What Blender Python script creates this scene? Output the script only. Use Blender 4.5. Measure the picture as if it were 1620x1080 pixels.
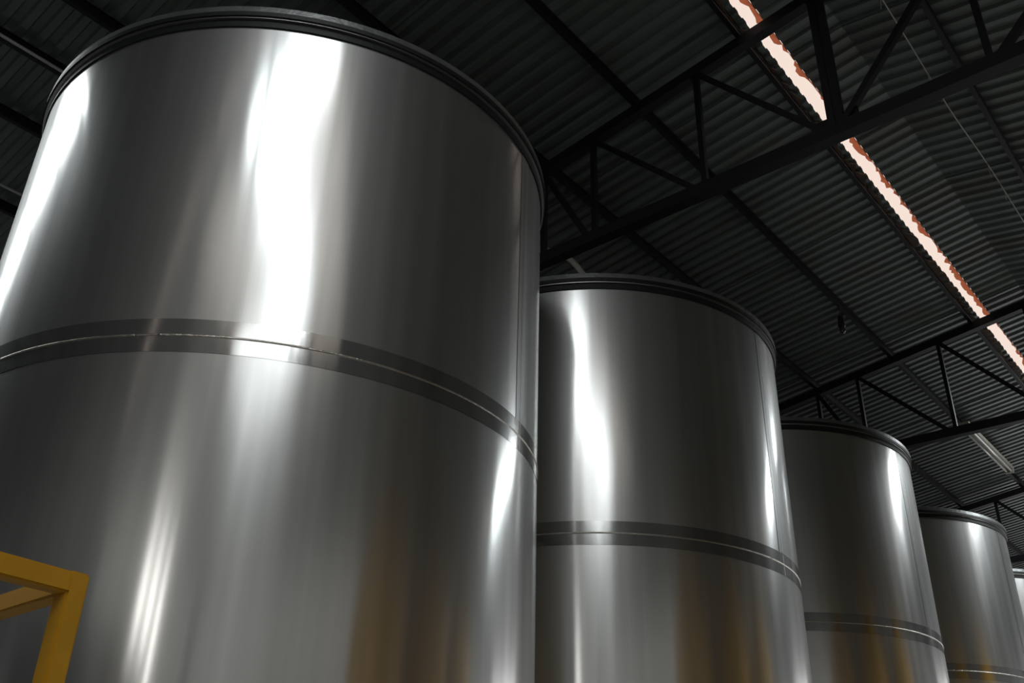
import bpy, bmesh, math, random
from mathutils import Vector, Matrix
random.seed(7)
for o in list(bpy.data.objects): bpy.data.objects.remove(o, do_unlink=True)
scn = bpy.context.scene
COL = scn.collection
PI = math.pi

# ------------------------------------------------------------------ camera, sky, large lights, exposure
CAM_R = Vector((0.76665, 0.64162, 0.02392)); CAM_U = Vector((0.29317, -0.38296, 0.87601)); CAM_W = Vector((-0.57122, 0.66458, 0.48171))
CAM_POS = Vector((0, 0, 1.5)); FPX = 1511.6
cd = bpy.data.cameras.new('camera'); cam = bpy.data.objects.new('camera', cd); COL.objects.link(cam)
m = Matrix((CAM_R, CAM_U, -CAM_W)).transposed().to_4x4(); m.translation = CAM_POS
cam.matrix_world = m; cd.sensor_width = 36; cd.lens = FPX / 1620 * 36; cd.clip_start = 0.02; cd.clip_end = 300
scn.camera = cam

world = bpy.data.worlds.new('sky'); scn.world = world; world.use_nodes = True
bg = world.node_tree.nodes['Background']; bg.inputs[0].default_value = (1.0, 0.82, 0.72, 1); bg.inputs[1].default_value = 0.92

SLOPE = 0.147; RIDGE_X = -1.42; RIDGE_Z = 6.62        # top chord centre line
def chord_z(x): return RIDGE_Z - SLOPE * abs(x - RIDGE_X)
def sheet_z(x): return chord_z(x) + 0.135
SHEET_W = 1.08; SHEET_Y0 = -1.35
def skylight_lamp(name, x0, x1, j, radiance, col=(0.93, 0.98, 1.0)):
    """daylight falling through one translucent roof sheet"""
    y0 = SHEET_Y0 + j * SHEET_W + 0.04; y1 = y0 + SHEET_W - 0.08
    L = bpy.data.lights.new(name, 'AREA'); L.shape = 'RECTANGLE'
    w = math.hypot(x1 - x0, sheet_z(x1) - sheet_z(x0)); L.size = w; L.size_y = y1 - y0
    L.energy = radiance * PI * w * (y1 - y0); L.color = col
    o = bpy.data.objects.new(name, L); COL.objects.link(o)
    xm = (x0 + x1) / 2; o.location = (xm, (y0 + y1) / 2, (sheet_z(x0) + sheet_z(x1)) / 2 - 0.05)
    o.rotation_euler = (0, math.atan2(-(sheet_z(x1) - sheet_z(x0)), x1 - x0), 0)
    return o
SKY_A = (-1.30, 2.4, 0); SKY_B = (-1.30, 1.6, 12); SKY_C = (-9.0, -5.3, 1); SKY_H = (-1.30, -0.5, 1); SKY_E = (1.3, 3.1, -1); SKY_F = (1.3, 3.1, -2)
for spot, rad in ((SKY_A, 10.5), (SKY_B, 26.0), (SKY_C, 6.5), (SKY_H, 6.5), (SKY_E, 2.5), (SKY_F, 2.5)): skylight_lamp('skylight_daylight', *spot, rad)

SLITS = ((1.78, 2.08), (2.50, 2.82), (3.25, 3.50)); SLIT_Z = (2.9, 5.2); BACK_Y = -8.5
for sx0, sx1 in SLITS:                                   # daylight through the three tall slits in the end wall
    L = bpy.data.lights.new('slit_daylight', 'AREA'); L.shape = 'RECTANGLE'; L.size = sx1 - sx0; L.size_y = SLIT_Z[1] - SLIT_Z[0]
    L.energy = 9.0 * PI * L.size * L.size_y; L.color = (1.0, 0.97, 0.93)
    o = bpy.data.objects.new('slit_daylight', L); COL.objects.link(o); o.location = ((sx0 + sx1) / 2, BACK_Y + .0, sum(SLIT_Z) / 2); o.rotation_euler = (PI / 2, 0, 0)

L = bpy.data.lights.new('open_end_daylight', 'AREA'); L.shape = 'RECTANGLE'; L.size = 9.6; L.size_y = 5.3; L.energy = 2.2 * PI * 9.6 * 5.3; L.color = (0.90, 0.95, 1.0)
o = bpy.data.objects.new('open_end_daylight', L); COL.objects.link(o); o.location = (0.9, 24.9, 2.75); o.rotation_euler = (PI / 2, 0, PI)   # sky seen through the open far end

scn.view_settings.view_transform = 'Standard'; scn.view_settings.look = 'None'
scn.view_settings.exposure = 0.0; scn.view_settings.gamma = 1.0; scn.view_settings.use_curve_mapping = False

# ------------------------------------------------------------------ materials
def mat(name, base, metallic=0.0, rough=0.5, noise=None, bump=None, aniso=0, spec=0.5, tangent=False, rough_noise=None, coat=0):
    """noise=(scale xyz, amount, second colour); bump=(scale xyz, strength)"""
    M = bpy.data.materials.new(name); M.use_nodes = True
    nt = M.node_tree; N = nt.nodes; Lk = nt.links; b = N['Principled BSDF']
    b.inputs['Base Color'].default_value = (*base, 1); b.inputs['Metallic'].default_value = metallic
    b.inputs['Roughness'].default_value = rough; b.inputs['Specular IOR Level'].default_value = spec
    if coat: b.inputs['Coat Weight'].default_value = coat
    tc = N.new('ShaderNodeTexCoord')
    def tex(scale, detail=4):
        mp = N.new('ShaderNodeMapping'); mp.inputs['Scale'].default_value = scale
        Lk.new(tc.outputs['Object'], mp.inputs['Vector'])
        n = N.new('ShaderNodeTexNoise'); n.inputs['Scale'].default_value = 1; n.inputs['Detail'].default_value = detail
        Lk.new(mp.outputs[0], n.inputs['Vector']); return n
    if noise:
        n = tex(noise[0]); r = N.new('ShaderNodeValToRGB')
        r.color_ramp.elements[0].position = 0.5 - noise[1]; r.color_ramp.elements[1].position = 0.5 + noise[1]
        r.color_ramp.elements[0].color = (*base, 1); r.color_ramp.elements[1].color = (*noise[2], 1)
        Lk.new(n.outputs['Fac'], r.inputs[0]); Lk.new(r.outputs[0], b.inputs['Base Color'])
    if rough_noise:
        n = tex(rough_noise[0]); mr = N.new('ShaderNodeMapRange')
        mr.inputs[1].default_value = 0.3; mr.inputs[2].default_value = 0.7
        mr.inputs[3].default_value = rough_noise[1]; mr.inputs[4].default_value = rough_noise[2]
        Lk.new(n.outputs['Fac'], mr.inputs[0]); Lk.new(mr.outputs[0], b.inputs['Roughness'])
    if bump:
        n = tex(bump[0], bump[2] if len(bump) > 2 else 4); bp = N.new('ShaderNodeBump'); bp.inputs['Strength'].default_value = bump[1]; bp.inputs['Distance'].default_value = 0.01
        Lk.new(n.outputs['Fac'], bp.inputs['Height']); Lk.new(bp.outputs[0], b.inputs['Normal'])
    if aniso:
        b.inputs['Anisotropic'].default_value = aniso; b.inputs['Anisotropic Rotation'].default_value = 0.25
        t = N.new('ShaderNodeTangent'); t.direction_type = 'RADIAL'; t.axis = 'Z'
        Lk.new(t.outputs[0], b.inputs['Tangent'])
    return M
M = {}
def brushed_steel(name, ra, rb, aniso, haze, dust, hr=0.46, tint=1.0):
    """circumferentially brushed plate: a lobe stretched up and down, a wide haze lobe and a little dust"""
    X = bpy.data.materials.new(name); X.use_nodes = True; nt = X.node_tree; nt.nodes.clear(); N = nt.nodes; L = nt.links
    out = N.new('ShaderNodeOutputMaterial'); tc = N.new('ShaderNodeTexCoord')
    def tex(scale, detail):
        mp = N.new('ShaderNodeMapping'); mp.inputs['Scale'].default_value = scale; L.new(tc.outputs['Object'], mp.inputs['Vector'])
        n = N.new('ShaderNodeTexNoise'); n.inputs['Scale'].default_value = 1; n.inputs['Detail'].default_value = detail; L.new(mp.outputs[0], n.inputs['Vector']); return n
    def rng(n, lo, hi):
        r = N.new('ShaderNodeMapRange'); r.inputs[1].default_value = 0.3; r.inputs[2].default_value = 0.7; r.inputs[3].default_value = lo; r.inputs[4].default_value = hi
        L.new(n.outputs['Fac'], r.inputs[0]); return r.outputs[0]
    streak = tex((11, 11, 0.22), 5); dent = tex((1.5, 1.5, 0.8), 1)
    bp = N.new('ShaderNodeBump'); bp.inputs['Strength'].default_value = 0.035; bp.inputs['Distance'].default_value = 0.01; L.new(dent.outputs['Fac'], bp.inputs['Height'])
    tg = N.new('ShaderNodeTangent'); tg.direction_type = 'RADIAL'; tg.axis = 'Z'
    ramp = N.new('ShaderNodeValToRGB'); ramp.color_ramp.elements[0].position = .3; ramp.color_ramp.elements[1].position = .7
    ramp.color_ramp.elements[0].color = (.52 * tint, .535 * tint, .53 * tint, 1); ramp.color_ramp.elements[1].color = (.68 * tint, .69 * tint, .685 * tint, 1); L.new(streak.outputs['Fac'], ramp.inputs[0])
    g1 = N.new('ShaderNodeBsdfAnisotropic'); g1.distribution = 'GGX'; g1.inputs['Anisotropy'].default_value = aniso; g1.inputs['Rotation'].default_value = 0.0
    L.new(ramp.outputs[0], g1.inputs['Color']); L.new(rng(streak, ra, rb), g1.inputs['Roughness']); L.new(tg.outputs[0], g1.inputs['Tangent']); L.new(bp.outputs[0], g1.inputs['Normal'])
    g2 = N.new('ShaderNodeBsdfAnisotropic'); g2.distribution = 'GGX'; g2.inputs['Roughness'].default_value = hr; L.new(ramp.outputs[0], g2.inputs['Color'])
    m1 = N.new('ShaderNodeMixShader'); m1.inputs[0].default_value = haze; L.new(g1.outputs[0], m1.inputs[1]); L.new(g2.outputs[0], m1.inputs[2])
    df = N.new('ShaderNodeBsdfDiffuse'); df.inputs['Color'].default_value = (.36, .37, .36, 1)
    m2 = N.new('ShaderNodeMixShader'); m2.inputs[0].default_value = dust; L.new(m1.outputs[0], m2.inputs[1]); L.new(df.outputs[0], m2.inputs[2])
    L.new(m2.outputs[0], out.inputs[0]); return X
M['brushed'] = brushed_steel('brushed_stainless', 0.145, 0.185, 0.45, 0.37, 0.06, 0.41)
M['polished'] = brushed_steel('polished_weld_zone', 0.10, 0.13, 0.4, 0.12, 0.03, 0.5, 0.9)
M['strip'] = brushed_steel('dull_weld_strip', 0.30, 0.34, 0.3, 0.4, 0.08, 0.5, 0.5)
M['weld'] = mat('weld_bead', (0.42, 0.40, 0.36), 1.0, 0.35, bump=((60, 60, 60), 0.6))
M['rim_black'] = mat('black_rim_paint', (0.007, 0.008, 0.009), 0.0, 0.5, bump=((40, 40, 40), 0.2), spec=0.22)
M['rim_steel'] = mat('bare_rim_edge', (0.55, 0.55, 0.54), 1.0, 0.35)
M['lid_grey'] = mat('grey_lid_edge', (0.16, 0.17, 0.17), 0.6, 0.35, noise=((8, 8, 20), 0.2, (0.10, 0.105, 0.105)), bump=((30, 30, 30), 0.25))
M['truss'] = mat('dark_truss_paint', (0.006, 0.0065, 0.009), 0.0, 0.55, noise=((6, 6, 6), 0.2, (0.009, 0.009, 0.011)), spec=0.2)
M['sheet'] = mat('weathered_roof_sheet', (0.115, 0.148, 0.143), 0.30, 0.42, noise=((1.3, 3, 1), 0.25, (0.09, 0.095, 0.088)), rough_noise=((2, 5, 1), 0.34, 0.55))
M['rust'] = mat('rusty_flashing', (0.20, 0.055, 0.022), 0.0, 0.8, noise=((14, 14, 14), 0.2, (0.42, 0.18, 0.09)))
M['foam'] = mat('torn_closure_foam', (0.06, 0.05, 0.04), 0.0, 0.9, noise=((20, 20, 20), 0.2, (0.10, 0.06, 0.04)))
M['conduit'] = mat('galvanised_conduit', (0.45, 0.46, 0.45), 0.8, 0.4)
M['pipe'] = mat('pale_plastic_pipe', (0.62, 0.60, 0.56), 0.0, 0.4, noise=((10, 10, 10), 0.3, (0.5, 0.48, 0.44)))
M['fixture'] = mat('dusty_fixture_enamel', (0.40, 0.38, 0.33), 0.0, 0.5, noise=((10, 10, 10), 0.25, (0.26, 0.24, 0.20)))
M['tube_glass'] = mat('unlit_tube', (0.7, 0.7, 0.68), 0.0, 0.2)
M['black_plastic'] = mat('black_plastic', (0.012, 0.012, 0.012), 0.0, 0.5)
M['glass_bulb'] = mat('unlit_bulb', (0.04, 0.04, 0.04), 0.0, 0.1)
M['yellow'] = mat('yellow_paint', (0.52, 0.27, 0.012), 0.0, 0.42, noise=((9, 9, 9), 0.3, (0.44, 0.22, 0.010)), bump=((50, 50, 50), 0.08))
M['concrete'] = mat('concrete_floor', (0.42, 0.42, 0.40), 0.0, 0.7, noise=((0.8, 0.8, 0.8), 0.25, (0.32, 0.32, 0.31)), bump=((20, 20, 20), 0.1))
M['wall'] = mat('dim_wall', (0.5, 0.51, 0.5), 0.0, 0.8, noise=((0.7, 0.7, 0.7), 0.25, (0.4, 0.405, 0.4)))
M['light_leak'] = mat('light_leak_pale', (0.40, 0.40, 0.38), 0.3, 0.5)  # pale colour standing for specks of daylight leaking through the roof
def translucent(name, colour):
    X = bpy.data.materials.new(name); X.use_nodes = True
    nt = X.node_tree; nt.nodes.clear()
    o = nt.nodes.new('ShaderNodeOutputMaterial'); t = nt.nodes.new('ShaderNodeBsdfTranslucent'); t.inputs[0].default_value = (*colour, 1)
    nt.links.new(t.outputs[0], o.inputs[0]); return X
M['translucent'] = translucent('translucent_roof_sheet', (0.8, 0.85, 0.85))
M['dark_steel'] = mat('dark_weathered_steel', (0.06, 0.063, 0.063), 0.8, 0.3, noise=((3, 3, 1), 0.3, (0.04, 0.042, 0.042)))
M['cladding'] = translucent('translucent_wall_cladding', (0.56, 0.61, 0.63))
M['rust_glow'] = translucent('rust_glow_red', (0.36, 0.12, 0.065))  # red translucency in place of a lit rusty edge

# ------------------------------------------------------------------ helpers
def me_obj(name, verts, faces, material, parent=None, smooth=False, loc=None):
    me = bpy.data.meshes.new(name); me.from_pydata([tuple(v) for v in verts], [], faces); me.validate(); me.update()
    bm = bmesh.new(); bm.from_mesh(me); bmesh.ops.recalc_face_normals(bm, faces=bm.faces); bm.to_mesh(me); bm.free()
    if smooth: me.polygons.foreach_set('use_smooth', [True] * len(me.polygons))
    me.materials.append(material)
    o = bpy.data.objects.new(name, me); COL.objects.link(o)
    if parent: o.parent = parent
    if loc is not None: o.location = loc
    return o
def share(name, src, parent=None, loc=(0, 0, 0), rot=None):
    o = src.copy(); o.name = name; COL.objects.link(o); o.parent = parent; o.location = loc
    if rot: o.rotation_euler = rot
    return o
def empty(name, loc=(0, 0, 0), rz=0, label=None, cat=None, group=None, kind=None):
    o = bpy.data.objects.new(name, None); COL.objects.link(o); o.location = loc; o.rotation_euler = (0, 0, rz); o.empty_display_size = 0.2
    return tag(o, label, cat, group, kind)
def tag(o, label=None, cat=None, group=None, kind=None):
    if label: o['label'] = label
    if cat: o['category'] = cat
    if group: o['group'] = group
    if kind: o['kind'] = kind
    return o
class MB:
    def __init__(s): s.v = []; s.f = []
    def box(s, a, b):
        k = len(s.v); (x0, y0, z0), (x1, y1, z1) = a, b
        s.v += [(x0, y0, z0), (x1, y0, z0), (x1, y1, z0), (x0, y1, z0), (x0, y0, z1), (x1, y0, z1), (x1, y1, z1), (x0, y1, z1)]
        s.f += [tuple(k + i for i in q) for q in ((0, 3, 2, 1), (4, 5, 6, 7), (0, 1, 5, 4), (1, 2, 6, 5), (2, 3, 7, 6), (3, 0, 4, 7))]; return s
    def bar(s, p, q, w, h, up=(0, 0, 1)):
        """rectangular bar from p to q, w across, h along up"""
        p = Vector(p); q = Vector(q); d = (q - p).normalized(); u = Vector(up)
        a = d.cross(u).normalized(); u = a.cross(d).normalized(); k = len(s.v)
        for e in (p, q):
            for sa, su in ((-1, -1), (1, -1), (1, 1), (-1, 1)): s.v.append(tuple(e + a * sa * w / 2 + u * su * h / 2))
        s.f += [tuple(k + i for i in r) for r in ((3, 2, 1, 0), (4, 5, 6, 7), (0, 1, 5, 4), (1, 2, 6, 5), (2, 3, 7, 6), (3, 0, 4, 7))]; return s
    def angle(s, p, q, leg, th, up=(0, 0, 1), side=1):
        """L-section bar: one flat leg and one upright leg"""
        p = Vector(p); q = Vector(q); d = (q - p).normalized(); u = Vector(up); a = d.cross(u).normalized() * side; u = Vector(u - d * u.dot(d)).normalized()
        prof = [(0, 0), (leg, 0), (leg, th), (th, th), (th, leg), (0, leg)]; k = len(s.v)
        for e in (p, q):
            for x, y in prof: s.v.append(tuple(e + a * (x - th / 2) + u * (y - leg / 2)))
        n = 6
        for i in range(n): j = (i + 1) % n; s.f.append((k + i, k + j, k + n + j, k + n + i))
        s.f.append(tuple(k + i for i in range(n))); s.f.append(tuple(k + n + i for i in reversed(range(n)))); return s
    def tube(s, pts, r, n=10, cap=True):
        pts = [Vector(p) for p in pts]; k = len(s.v); ref = None
        for i, p in enumerate(pts):
            d = (pts[min(i + 1, len(pts) - 1)] - pts[max(i - 1, 0)]).normalized()
            if ref is None: ref = Vector((0, 0, 1)) if abs(d.z) < 0.9 else Vector((1, 0, 0))
            a = d.cross(ref).normalized(); b = a.cross(d).normalized(); ref = b
            rr = r[i] if isinstance(r, (list, tuple)) else r
            for j in range(n): t = 2 * PI * j / n; s.v.append(tuple(p + a * math.cos(t) * rr + b * math.sin(t) * rr))
        for i in range(len(pts) - 1):
            for j in range(n): j2 = (j + 1) % n; s.f.append((k + i * n + j, k + i * n + j2, k + (i + 1) * n + j2, k + (i + 1) * n + j))
        if cap:
            s.f.append(tuple(k + j for j in reversed(range(n)))); e = k + (len(pts) - 1) * n; s.f.append(tuple(e + j for j in range(n)))
        return s
    def lathe(s, prof, n=128, a0=0, a1=2 * PI, closed=False):
        """prof = [(r, z)...] about the local z axis"""
        k = len(s.v); full = abs(a1 - a0 - 2 * PI) < 1e-6; cols = n if full else n + 1; m_ = len(prof)
        for i in range(cols):
            t = a0 + (a1 - a0) * i / n
            for r, z in prof: s.v.append((r * math.cos(t), r * math.sin(t), z))
        for i in range(n):
            i2 = (i + 1) % cols
            for j in range(m_ if closed else m_ - 1):
                j2 = (j + 1) % m_; s.f.append((k + i * m_ + j, k + i2 * m_ + j, k + i2 * m_ + j2, k + i * m_ + j2))
        return s
    def build(s, name, material, parent=None, smooth=False, loc=None): return me_obj(name, s.v, s.f, material, parent, smooth, loc)
def auto_smooth(o, ang=35):
    me = o.data; me.polygons.foreach_set('use_smooth', [True] * len(me.polygons)); me.set_sharp_from_angle(angle=math.radians(ang)); return o

# ------------------------------------------------------------------ setting
XL, XR, YB, YF = -9.62, 6.78, -8.6, 25.0
EAVE_L = sheet_z(XL); EAVE_R = sheet_z(XR)
fl = MB().box((XL - .3, YB - .3, -0.2), (XR + .3, YF + 4, 0)).build('floor', M['concrete']); tag(fl, kind='structure')
wl = MB().box((XL - .2, YB, 0), (XL, YF, EAVE_L + 0.02)).build('wall_left', M['wall']); tag(wl, kind='structure')
WY0, WY1, WZ0, WZ1 = YB + .4, 4.0, 2.7, 4.9        # translucent cladding high in the right wall
b = MB(); ez = EAVE_R + .02
b.box((XR, YB, 0), (XR + .2, YF, WZ0)).box((XR, YB, WZ1), (XR + .2, YF, ez)).box((XR, YB, WZ0), (XR + .2, WY0, WZ1)).box((XR, WY1, WZ0), (XR + .2, YF, WZ1))
wr = b.build('wall_right', M['wall']); tag(wr, kind='structure')
n_ = 10
for i in range(n_):
    y0 = WY0 + (WY1 - WY0) * i / n_; y1 = WY0 + (WY1 - WY0) * (i + 1) / n_
    MB().box((XR + .09, y0, WZ0), (XR + .1, y1 - .02, WZ1)).build('wall_panel', M['cladding'], wr)
def gable(name, y, th, holes):
    """end wall with rectangular openings (x0, x1, z0, z1), sorted along x"""
    b = MB()
    def slab(x0, x1, z0, z1=None):
        ya, yb = y - th / 2, y + th / 2; k = len(b.v)
        za, zb = (z1, z1) if z1 is not None else (sheet_z(x0) - .01, sheet_z(x1) - .01)
        b.v += [(x0, ya, z0), (x1, ya, z0), (x1, yb, z0), (x0, yb, z0), (x0, ya, za), (x1, ya, zb), (x1, yb, zb), (x0, yb, za)]
        b.f += [tuple(k + i for i in q) for q in ((0, 3, 2, 1), (4, 5, 6, 7), (0, 1, 5, 4), (1, 2, 6, 5), (2, 3, 7, 6), (3, 0, 4, 7))]
    xs = sorted({XL, XR, RIDGE_X} | {h[0] for h in holes} | {h[1] for h in holes})
    for x0, x1 in zip(xs, xs[1:]):
        h = [q for q in holes if q[0] <= x0 + 1e-6 and q[1] >= x1 - 1e-6]
        if h:
            if h[0][2] > 0: slab(x0, x1, 0, h[0][2])
            slab(x0, x1, h[0][3])
        else: slab(x0, x1, 0)
    o = b.build(name, M['wall']); return tag(o, kind='structure')
PX0, PX1 = -1.3, 6.3
wb_ = gable('wall_back', YB + .1, 0.2, [(PX0, SLITS[0][0], 2.6, 5.4)] + [(a_, c_, 2.6, 5.4) for a_, c_ in zip([SLITS[0][0], SLITS[1][0], SLITS[2][0]], [SLITS[1][0], SLITS[2][0], 4.3])] + [(4.3, 6.3, 2.6, 5.4)])
edges = [PX0, -.3, .7] + [e for q in SLITS for e in q] + [4.2, 5.25, PX1]
for x0, x1 in zip(edges, edges[1:]):
    if (x0, x1) in SLITS: continue
    MB().box((x0, YB + .1, 2.6), (x1, YB + .11, 5.4)).build('wall_panel', M['cladding'], wb_)
gable('wall_front', YF - .1, 0.2, [(-4.0, 5.8, 0.0, 5.5)])

# roof: separate profiled sheets, one gap beside the ridge
roof = empty('ceiling', (0, 0, 0)); tag(roof, kind='structure')
GAP_L, GAP_R = -1.905, -1.803
def sheet_mesh(name, x0, x1, material):
    """trapezoidal profiled sheet, ribs running down the slope; local y from 0 to SHEET_W"""
    prof = []; pitch = SHEET_W / 9; d = 0.021
    for i in range(9):
        y = i * pitch
        prof += [(y, 0), (y + pitch * .30, 0), (y + pitch * .42, d), (y + pitch * .80, d), (y + pitch * .92, 0)]
    prof.append((SHEET_W + 0.03, 0)); xm = (x0 + x1) / 2; v = []; f = []; n = len(prof)
    for x in (x0, x1):
        for y, z in prof: v.append((x, y, sheet_z(x) + z))
    for i in range(n - 1): f.append((i, i + 1, n + i + 1, n + i))
    return me_obj(name, v, f, material, roof)
rows = [(XL - .35, -5.2), (-5.35, GAP_L), (GAP_R, RIDGE_X), (RIDGE_X, 3.2), (3.05, XR + .35)]
j0, j1 = -7, 25
for ri, (xa, xb) in enumerate(rows):
    src = None; srct = None
    for j in range(j0, j1):
        yy = SHEET_Y0 + j * SHEET_W
        sky = (ri == 3 and j in (-2, -1, 0, 1, 12)) or (ri == 0 and j == 1)
        dz = (0.006 if j % 2 else 0) + (0.03 if ri in (1, 3) else 0) * 0 + random.uniform(-.002, .002)
        if sky:
            if srct is None: o = srct = sheet_mesh('roof_sheet', xa, xb, M['translucent'])
            else: o = share('roof_sheet', srct, roof)
        else:
            if src is None: o = src = sheet_mesh('roof_sheet', xa, xb, M['sheet'])
            else: o = share('roof_sheet', src, roof)
        o.location = (0, yy, dz + (0.012 if ri in (0, 4) else 0))
# ridge capping above the two top edges
b = MB(); zr = sheet_z(RIDGE_X) + 0.05
b.v = [(RIDGE_X - .30, YB, zr - .30 * SLOPE), (RIDGE_X, YB, zr), (RIDGE_X + .30, YB, zr - .30 * SLOPE), (RIDGE_X - .30, YF, zr - .30 * SLOPE), (RIDGE_X, YF, zr), (RIDGE_X + .30, YF, zr - .30 * SLOPE)]
b.f = [(0, 1, 4, 3), (1, 2, 5, 4)]; b.build('ridge_cap', M['sheet'], roof)
# torn opaque foam downslope; translucent strip added upslope for the glow of lit rust
def ragged(name, x, sgn, lo, hi, step, material, dz, back, y0=-3.0, y1=22.0):
    """flat torn strip lying in the roof plane, from the sheet edge x out to a ragged inner edge"""
    v = []; f = []; y = y0; i = 0; w = lo
    while y < y1:
        w = min(hi, max(lo, w + random.uniform(-1, 1) * (hi - lo) * .55))
        xe = x + sgn * w
        v += [(x - sgn * back, y, sheet_z(x - sgn * back) + dz), (xe, y, sheet_z(xe) + dz - .012 * random.random())]
        if i: f.append((2 * i - 2, 2 * i - 1, 2 * i + 1, 2 * i))
        i += 1; y += step * (0.5 + random.random())
    return me_obj(name, v, f, material, roof)
fo = ragged('torn_foam', GAP_L, 1, -0.05, 0.016, 0.05, M['foam'], -.004, .07); fo.modifiers.new('thick', 'SOLIDIFY').thickness = 0.012
ragged('rust_glow_strip', GAP_R, -1, 0.0, 0.045, 0.045, M['rust_glow'], 0.004, .004)
# ------------------------------------------------------------------ stainless tanks
R = 1.3; TOP = 1.5 + 2.394 * R; FL = 0.028
SEG = 144
def make_tank(loc, seam, strip, label):
    t = empty('storage_tank', (*loc, 0), 0, label, 'tank', 'tall stainless tanks in one row')
    bh = 0.066
    MB().lathe([(R, 0.12), (R, seam - bh)], SEG).build('lower_shell', M['brushed'], t, True)
    MB().lathe([(R, seam + bh), (R, TOP)], SEG).build('upper_shell', M['brushed'], t, True)
    wb = MB().lathe([(R + .0012, seam - bh), (R + .0012, seam + bh)], SEG).build('weld_band', M['polished'], t, True)
    MB().lathe([(R + .001, seam - .005), (R + .0038, seam - .002), (R + .0038, seam + .002), (R + .001, seam + .005)], SEG).build('weld_seam', M['weld'], wb, True)
    a0, a1 = math.radians(strip), math.radians(strip + 3.9); am = (a0 + a1) / 2
    vs = MB().lathe([(R + .0015, seam + bh), (R + .0015, TOP)], 4, a0, a1).build('vertical_weld_strip', M['strip'], t, True)
    MB().lathe([(R + .003, seam - bh), (R + .003, TOP)], 1, am - .0012, am + .0012).build('weld_seam', M['weld'], vs)
    MB().lathe([(R + .001, 0), (R + .02, 0), (R + .02, .12), (R + .001, .12)], SEG, closed=True).build('base_ring', M['rim_black'], t)
    z1, z2, z3, z4 = TOP + .036, TOP + .043, TOP + .066, TOP + .098
    auto_smooth(MB().lathe([(R - .01, TOP - .002), (R + .008, TOP - .002), (R + .008, z1), (R - .01, z1)], SEG, closed=True).build('rim_band', M['rim_black'], t))
    auto_smooth(MB().lathe([(R - .01, z1), (R + .020, z1), (R + .020, z2), (R - .01, z2)], SEG, closed=True).build('rim_gasket', M['rim_steel'], t))
    auto_smooth(MB().lathe([(R - .03, z2), (R + FL, z2), (R + FL, z3), (R - .03, z3)], SEG, closed=True).build('rim_flange', M['rim_black'], t))
    auto_smooth(MB().lathe([(R - .03, z3), (R + FL - .001, z3), (R + FL - .003, z4), (R + .0, z4 + .012), (0.25, z4 + .16), (0, z4 + .17)], SEG).build('lid', M['lid_grey'], t), 25)
    return t
tanks = [((-3.649, 2.458), 3.107, 16.9, 'first stainless steel tank of the row, beside the yellow guard frame'),
         ((-3.640, 5.126), 3.077, 1.4, 'second stainless steel tank from the yellow guard frame'),
         ((-3.662, 7.782), 3.105, -4.2, 'third stainless steel tank from the yellow guard frame'),
         ((-3.630, 10.485), 3.165, -6.0, 'fourth stainless steel tank from the yellow guard frame'),
         ((-3.647, 13.150), 3.107, -6.0, 'fifth stainless tank, mostly hidden behind the fourth tank')]
for a in tanks: make_tank(*a)

# ------------------------------------------------------------------ roof trusses
Y1, DY = 4.638, 5.0; BZ = 5.452
LN = [-1.42, -2.32, -3.22, -3.69, -4.59, -5.49, -6.39, -7.29, -8.30, -9.36]
RN = [2 * RIDGE_X - x for x in LN]
def make_truss(y, label):
    t = empty('roof_truss', (0, y, 0), 0, label, 'truss', 'steel roof trusses')
    for nodes in (LN, RN):
        xe = nodes[-1]
        MB().bar((RIDGE_X, 0, RIDGE_Z), (xe, 0, chord_z(xe)), 0.075, 0.085).build('top_chord', M['truss'], t)
        sgn = -1 if nodes is LN else 1
        for i, x in enumerate(nodes[1:-1], 1):
            MB().angle((x, 0.012, BZ), (x, 0.012, chord_z(x)), 0.038, 0.006, (0, 1, 0)).build('vertical', M['truss'], t)
        for a, c in zip(nodes, nodes[1:-1]):                  # falls from the outer top node to the inner bottom node
            MB().angle((a + sgn * .03, -0.012, BZ), (c, -0.012, chord_z(c)), 0.042, 0.006, (0, 1, 0)).build('diagonal', M['truss'], t)
    MB().bar((LN[-1] - .1, 0, BZ), (RN[-1] + .1, 0, BZ), 0.085, 0.09).build('bottom_chord', M['truss'], t)
    for dx in (-.045, .045): MB().angle((RIDGE_X + dx, 0, BZ), (RIDGE_X + dx, 0, RIDGE_Z), 0.05, 0.007, (0, 1, 0), 1 if dx > 0 else -1).build('king_post', M['truss'], t)
    MB().box((RIDGE_X - .14, -.006, BZ - .04), (RIDGE_X + .14, .006, BZ + .13)).build('gusset_plate', M['truss'], t)
    return t
tl = {-2: 'dark steel roof truss nearest the slotted end wall', -1: 'dark steel roof truss above the yellow guard frame', 3: 'dark steel roof truss nearest the open end of the hall', 0: 'dark steel roof truss passing above the second tank', 1: 'dark steel roof truss passing above the fourth tank', 2: 'dark steel roof truss beyond the fifth tank'}
for k in range(-2, 4):
    make_truss(Y1 + k * DY, tl[k])

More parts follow.
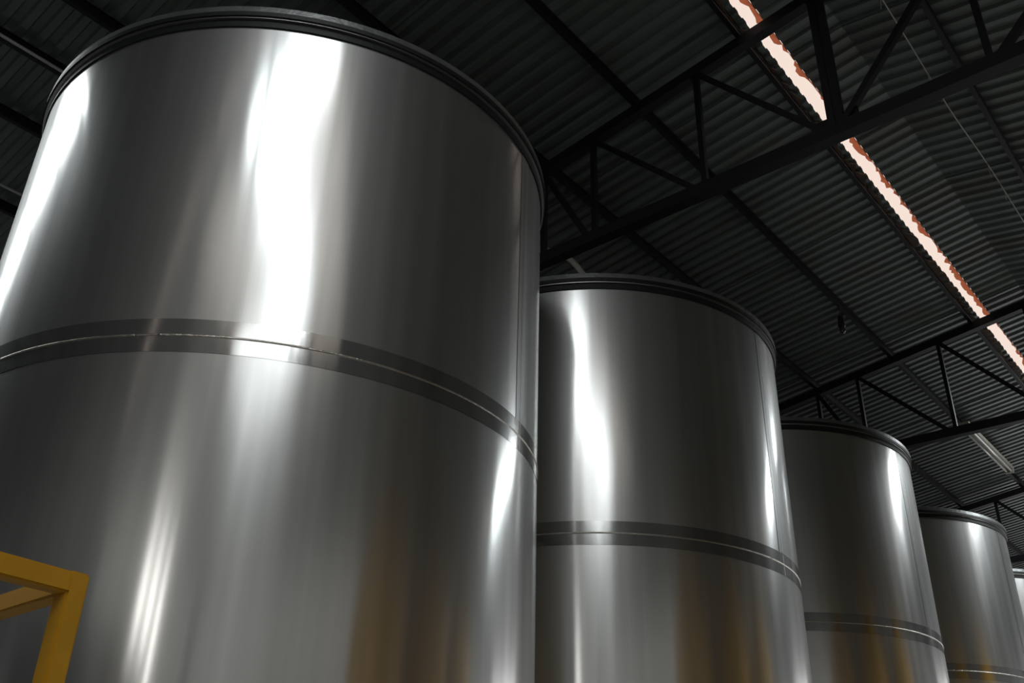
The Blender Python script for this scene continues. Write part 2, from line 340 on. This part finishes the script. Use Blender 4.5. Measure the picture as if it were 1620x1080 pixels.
# purlins
PUR = [-1.965, -2.83, -3.70, -4.90, -5.45, -6.05, -6.95, -7.90, -8.90]
def purlin(x, label):
    z = chord_z(x) + 0.0425
    b = MB(); leg = 0.036; h = 0.085; th = .006; sg = -1 if x < RIDGE_X else 1
    b.box((x - leg / 2, YB + .3, z), (x + leg / 2, YF - .3, z + th)); b.box((x - th / 2, YB + .3, z + th), (x + th / 2, YF - .3, z + h - th)); b.box((x - leg / 2, YB + .3, z + h - th), (x + leg / 2, YF - .3, z + h))
    o = b.build('roof_purlin', M['truss']); return tag(o, label, 'purlin', 'roof purlins')
for i, x in enumerate(PUR):
    nth = ('first', 'second', 'third', 'fourth', 'fifth', 'sixth', 'seventh', 'eighth', 'ninth')[i]
    purlin(x, f'{nth} dark steel purlin down from the ridge, on the slope above the tanks')
    purlin(2 * RIDGE_X - x, f'{nth} dark steel purlin down from the ridge, on the slope away from the tanks')

# ------------------------------------------------------------------ services under the roof
def along_y(name, x, z, r, material, label, cat, y0=YB + .3, y1=YF - .3):
    o = MB().tube([(x, y0 + (y1 - y0) * i / 40, z) for i in range(41)], r, 8).build(name, material, None, True); return tag(o, label, cat)
along_y('conduit', -5.30, chord_z(-5.3) + .02 - .09, 0.011, M['conduit'], 'thin pale conduit under the roof above the first tank', 'conduit', -8, 3.2)
along_y('conduit', -6.52, chord_z(-6.52) - .09, 0.011, M['conduit'], 'thin pale conduit under the roof, farther down the slope from the ridge', 'conduit', -8, 3.2)

def pix(px, py, y): 
    d = CAM_R * (px - 810) - CAM_U * (py - 540) + CAM_W * FPX
    return CAM_POS + d * (y / d.y)
# pale vent pipe on the second tank's lid
pts = [pix(924, 436, 5.35), pix(915, 424, 5.35), pix(905, 413, 5.35), pix(893, 404, 5.35), pix(880, 399, 5.35), pix(866, 396, 5.35), pix(840, 392, 5.35)]
low = pts[0] + (pts[0] - pts[1]) * 8; low.z = max(low.z, TOP + .12)
vp = empty('vent_pipe', (low.x, low.y, TOP + .12), 0, 'pale curved pipe rising above the lid of the second tank', 'pipe')
base = Vector(vp.location)
MB().tube([p - base for p in [low] + pts], 0.024, 12).build('pipe', M['pipe'], vp, True)
MB().lathe([(0.0, -.02), (.045, -.02), (.045, .02), (0.0, .02)], 20).build('pipe_collar', M['pipe'], vp)

# pendant lamp holder hanging from a purlin
x, y = -2.83, 8.25
z = chord_z(x) + .0425
pd = empty('pendant_lamp', (x, y, z), 0, 'small unlit pendant lamp holder hanging from a roof purlin', 'lamp')
MB().tube([(0, 0, 0), (0.004, 0, -.06), (0, 0, -.12)], 0.004, 6).build('cord', M['black_plastic'], pd)
auto_smooth(MB().lathe([(0, -.12), (.022, -.122), (.03, -.14), (.03, -.21), (.036, -.215), (.036, -.235), (.025, -.24)], 16).build('lamp_holder', M['black_plastic'], pd))
MB().lathe([(.014, -.235), (.02, -.25), (.03, -.275), (.026, -.30), (.012, -.312), (0, -.315)], 16).build('bulb', M['glass_bulb'], pd, True)

# unlit strip light fixed along a purlin
lf = empty('strip_light', (-2.76, 11.8, chord_z(-2.76) - .025), 0, 'dusty unlit strip light between two roof trusses', 'light fixture')
MB().box((-.06, 0, 0), (.06, 1.9, .05)).build('tray', M['fixture'], lf)
for dx in (-.03, .03): MB().tube([(dx, .06, -.022), (dx, 1.84, -.022)], 0.015, 10).build('tube', M['tube_glass'], lf, True)
for yy in (0.0, 1.85): MB().box((-.055, yy, -.04), (.055, yy + .05, 0)).build('end_cap', M['fixture'], lf)
for yy in (.4, 1.5): MB().box((-.015, yy, .05), (.015, yy + .03, .065)).build('bracket', M['fixture'], lf)

# pale line with hanging bits, standing for light leaks along a sheet lap
cb = empty('light_leak_line', (-1.02, 4.0, 6.45), 0, 'thin pale line under the roof right of the ridge, standing for light leaks', 'leak_line')
path = []
for i in range(60):
    u = i / 59; path.append((-.02 * math.sin(u * 9), u * 8.5, -.03 * abs(math.sin(u * 2 * PI * 1.7)) - .02 * math.sin(u * 31)))
MB().tube(path, 0.005, 6).build('leak_line', M['light_leak'], cb, True)
for i in range(26):
    u = random.random(); k = int(u * 58); p = Vector(path[k]); l = random.uniform(.03, .16)
    MB().tube([p, p + Vector((random.uniform(-.03, .03), random.uniform(-.05, .09), -l))], 0.003, 5).build('leak_speck', M['light_leak'], cb)

# ------------------------------------------------------------------ yellow guard frame
GC = Vector((-1.717, 0.803, 1.926)); GW = 0.04
gf = empty('guard_frame', (GC.x, GC.y, 0), 0, 'yellow painted square tube guard frame in front of the first tank', 'guard frame')
U1 = Vector((-1.0, 0.02, 0)); U2 = Vector((0.13, -0.9915, 0)); S = 0.95; H = GC.z + GW / 2; h = GW / 2
def square_tube(name, p, q, up, w=GW):
    """bevelled square tube from p to q"""
    p = Vector(p); q = Vector(q); d = (q - p).normalized(); u = Vector(up); a_ = d.cross(u).normalized(); L_ = (q - p).length
    bm = bmesh.new(); bmesh.ops.create_cube(bm, size=1)
    for v in bm.verts: v.co = Vector((v.co.x * w, v.co.y * w, v.co.z * L_))
    bmesh.ops.bevel(bm, geom=bm.edges[:], offset=.004, segments=2, affect='EDGES')
    s_ = MB(); bm.verts.index_update(); c = (p + q) / 2
    s_.v = [tuple(c + a_ * v.co.x + a_.cross(d) * v.co.y + d * v.co.z) for v in bm.verts]; s_.f = [tuple(v.index for v in f.verts) for f in bm.faces]; bm.free()
    return auto_smooth(s_.build(name, M['yellow'], gf))
for i_, j_ in ((0, 0), (1, 0), (0, 1), (1, 1)):
    c = U1 * S * i_ + U2 * S * j_
    square_tube('post', c + Vector((0, 0, .008)), c + Vector((0, 0, H)), U2)
    MB().box((c.x - .05, c.y - .05, 0), (c.x + .05, c.y + .05, .008)).build('foot_plate', M['yellow'], gf)
for zt in (H - h - .0005, 1.05):
    for k_ in (0, 1):
        o_ = U2 * S * k_ + Vector((0, 0, zt)); square_tube('rail', o_ + U1 * .006, o_ + U1 * (S - .006), (0, 0, 1), GW - .0016)
        o_ = U1 * S * k_ + Vector((0, 0, zt)); square_tube('rail', o_ + U2 * .006, o_ + U2 * (S - .006), (0, 0, 1), GW - .0016)

# ------------------------------------------------------------------ things seen only as reflections in the steel
def short_tank(loc, r, hgt):
    t = empty('short_tank', (*loc, 0), 0, 'short dark steel tank with black rim, reflected in the first tall tank', 'tank')
    MB().lathe([(r, .12), (r, hgt)], 96).build('shell', M['dark_steel'], t, True)
    auto_smooth(MB().lathe([(r - .02, hgt), (r + .03, hgt), (r + .03, hgt + .1), (r - .02, hgt + .1)], 96, closed=True).build('rim', M['rim_black'], t))
    MB().lathe([(r, hgt + .1), (.2, hgt + .2), (0, hgt + .21)], 96).build('lid', M['lid_grey'], t, True)
    MB().lathe([(r, 0), (r + .02, 0), (r + .02, .12), (r, .12)], 96, closed=True).build('base_ring', M['rim_black'], t)
short_tank((-2.2, -2.45), 1.6, 2.46)
def silo(loc, r, label):
    t = empty('yellow_silo', (*loc, 0), 0, label, 'silo', 'yellow silos across the aisle')
    MB().lathe([(r, 0.1), (r, 3.9)], 64).build('body', M['yellow'], t, True)
    MB().lathe([(r, 3.9), (.25, 4.75), (.25, 4.85), (0, 4.85)], 64).build('cone_roof', M['yellow'], t, True)
    MB().lathe([(r - .02, 0), (r + .03, 0), (r + .03, .1), (r - .02, .1)], 64, closed=True).build('base_ring', M['rim_black'], t)
for k, yy in enumerate((4.0, 7.3, 10.6)):
    silo((4.75, yy), 1.4, ('yellow cone-roofed silo across the aisle from the second tank', 'yellow cone-roofed silo across the aisle from the third tank', 'yellow cone-roofed silo across the aisle from the fourth tank')[k])
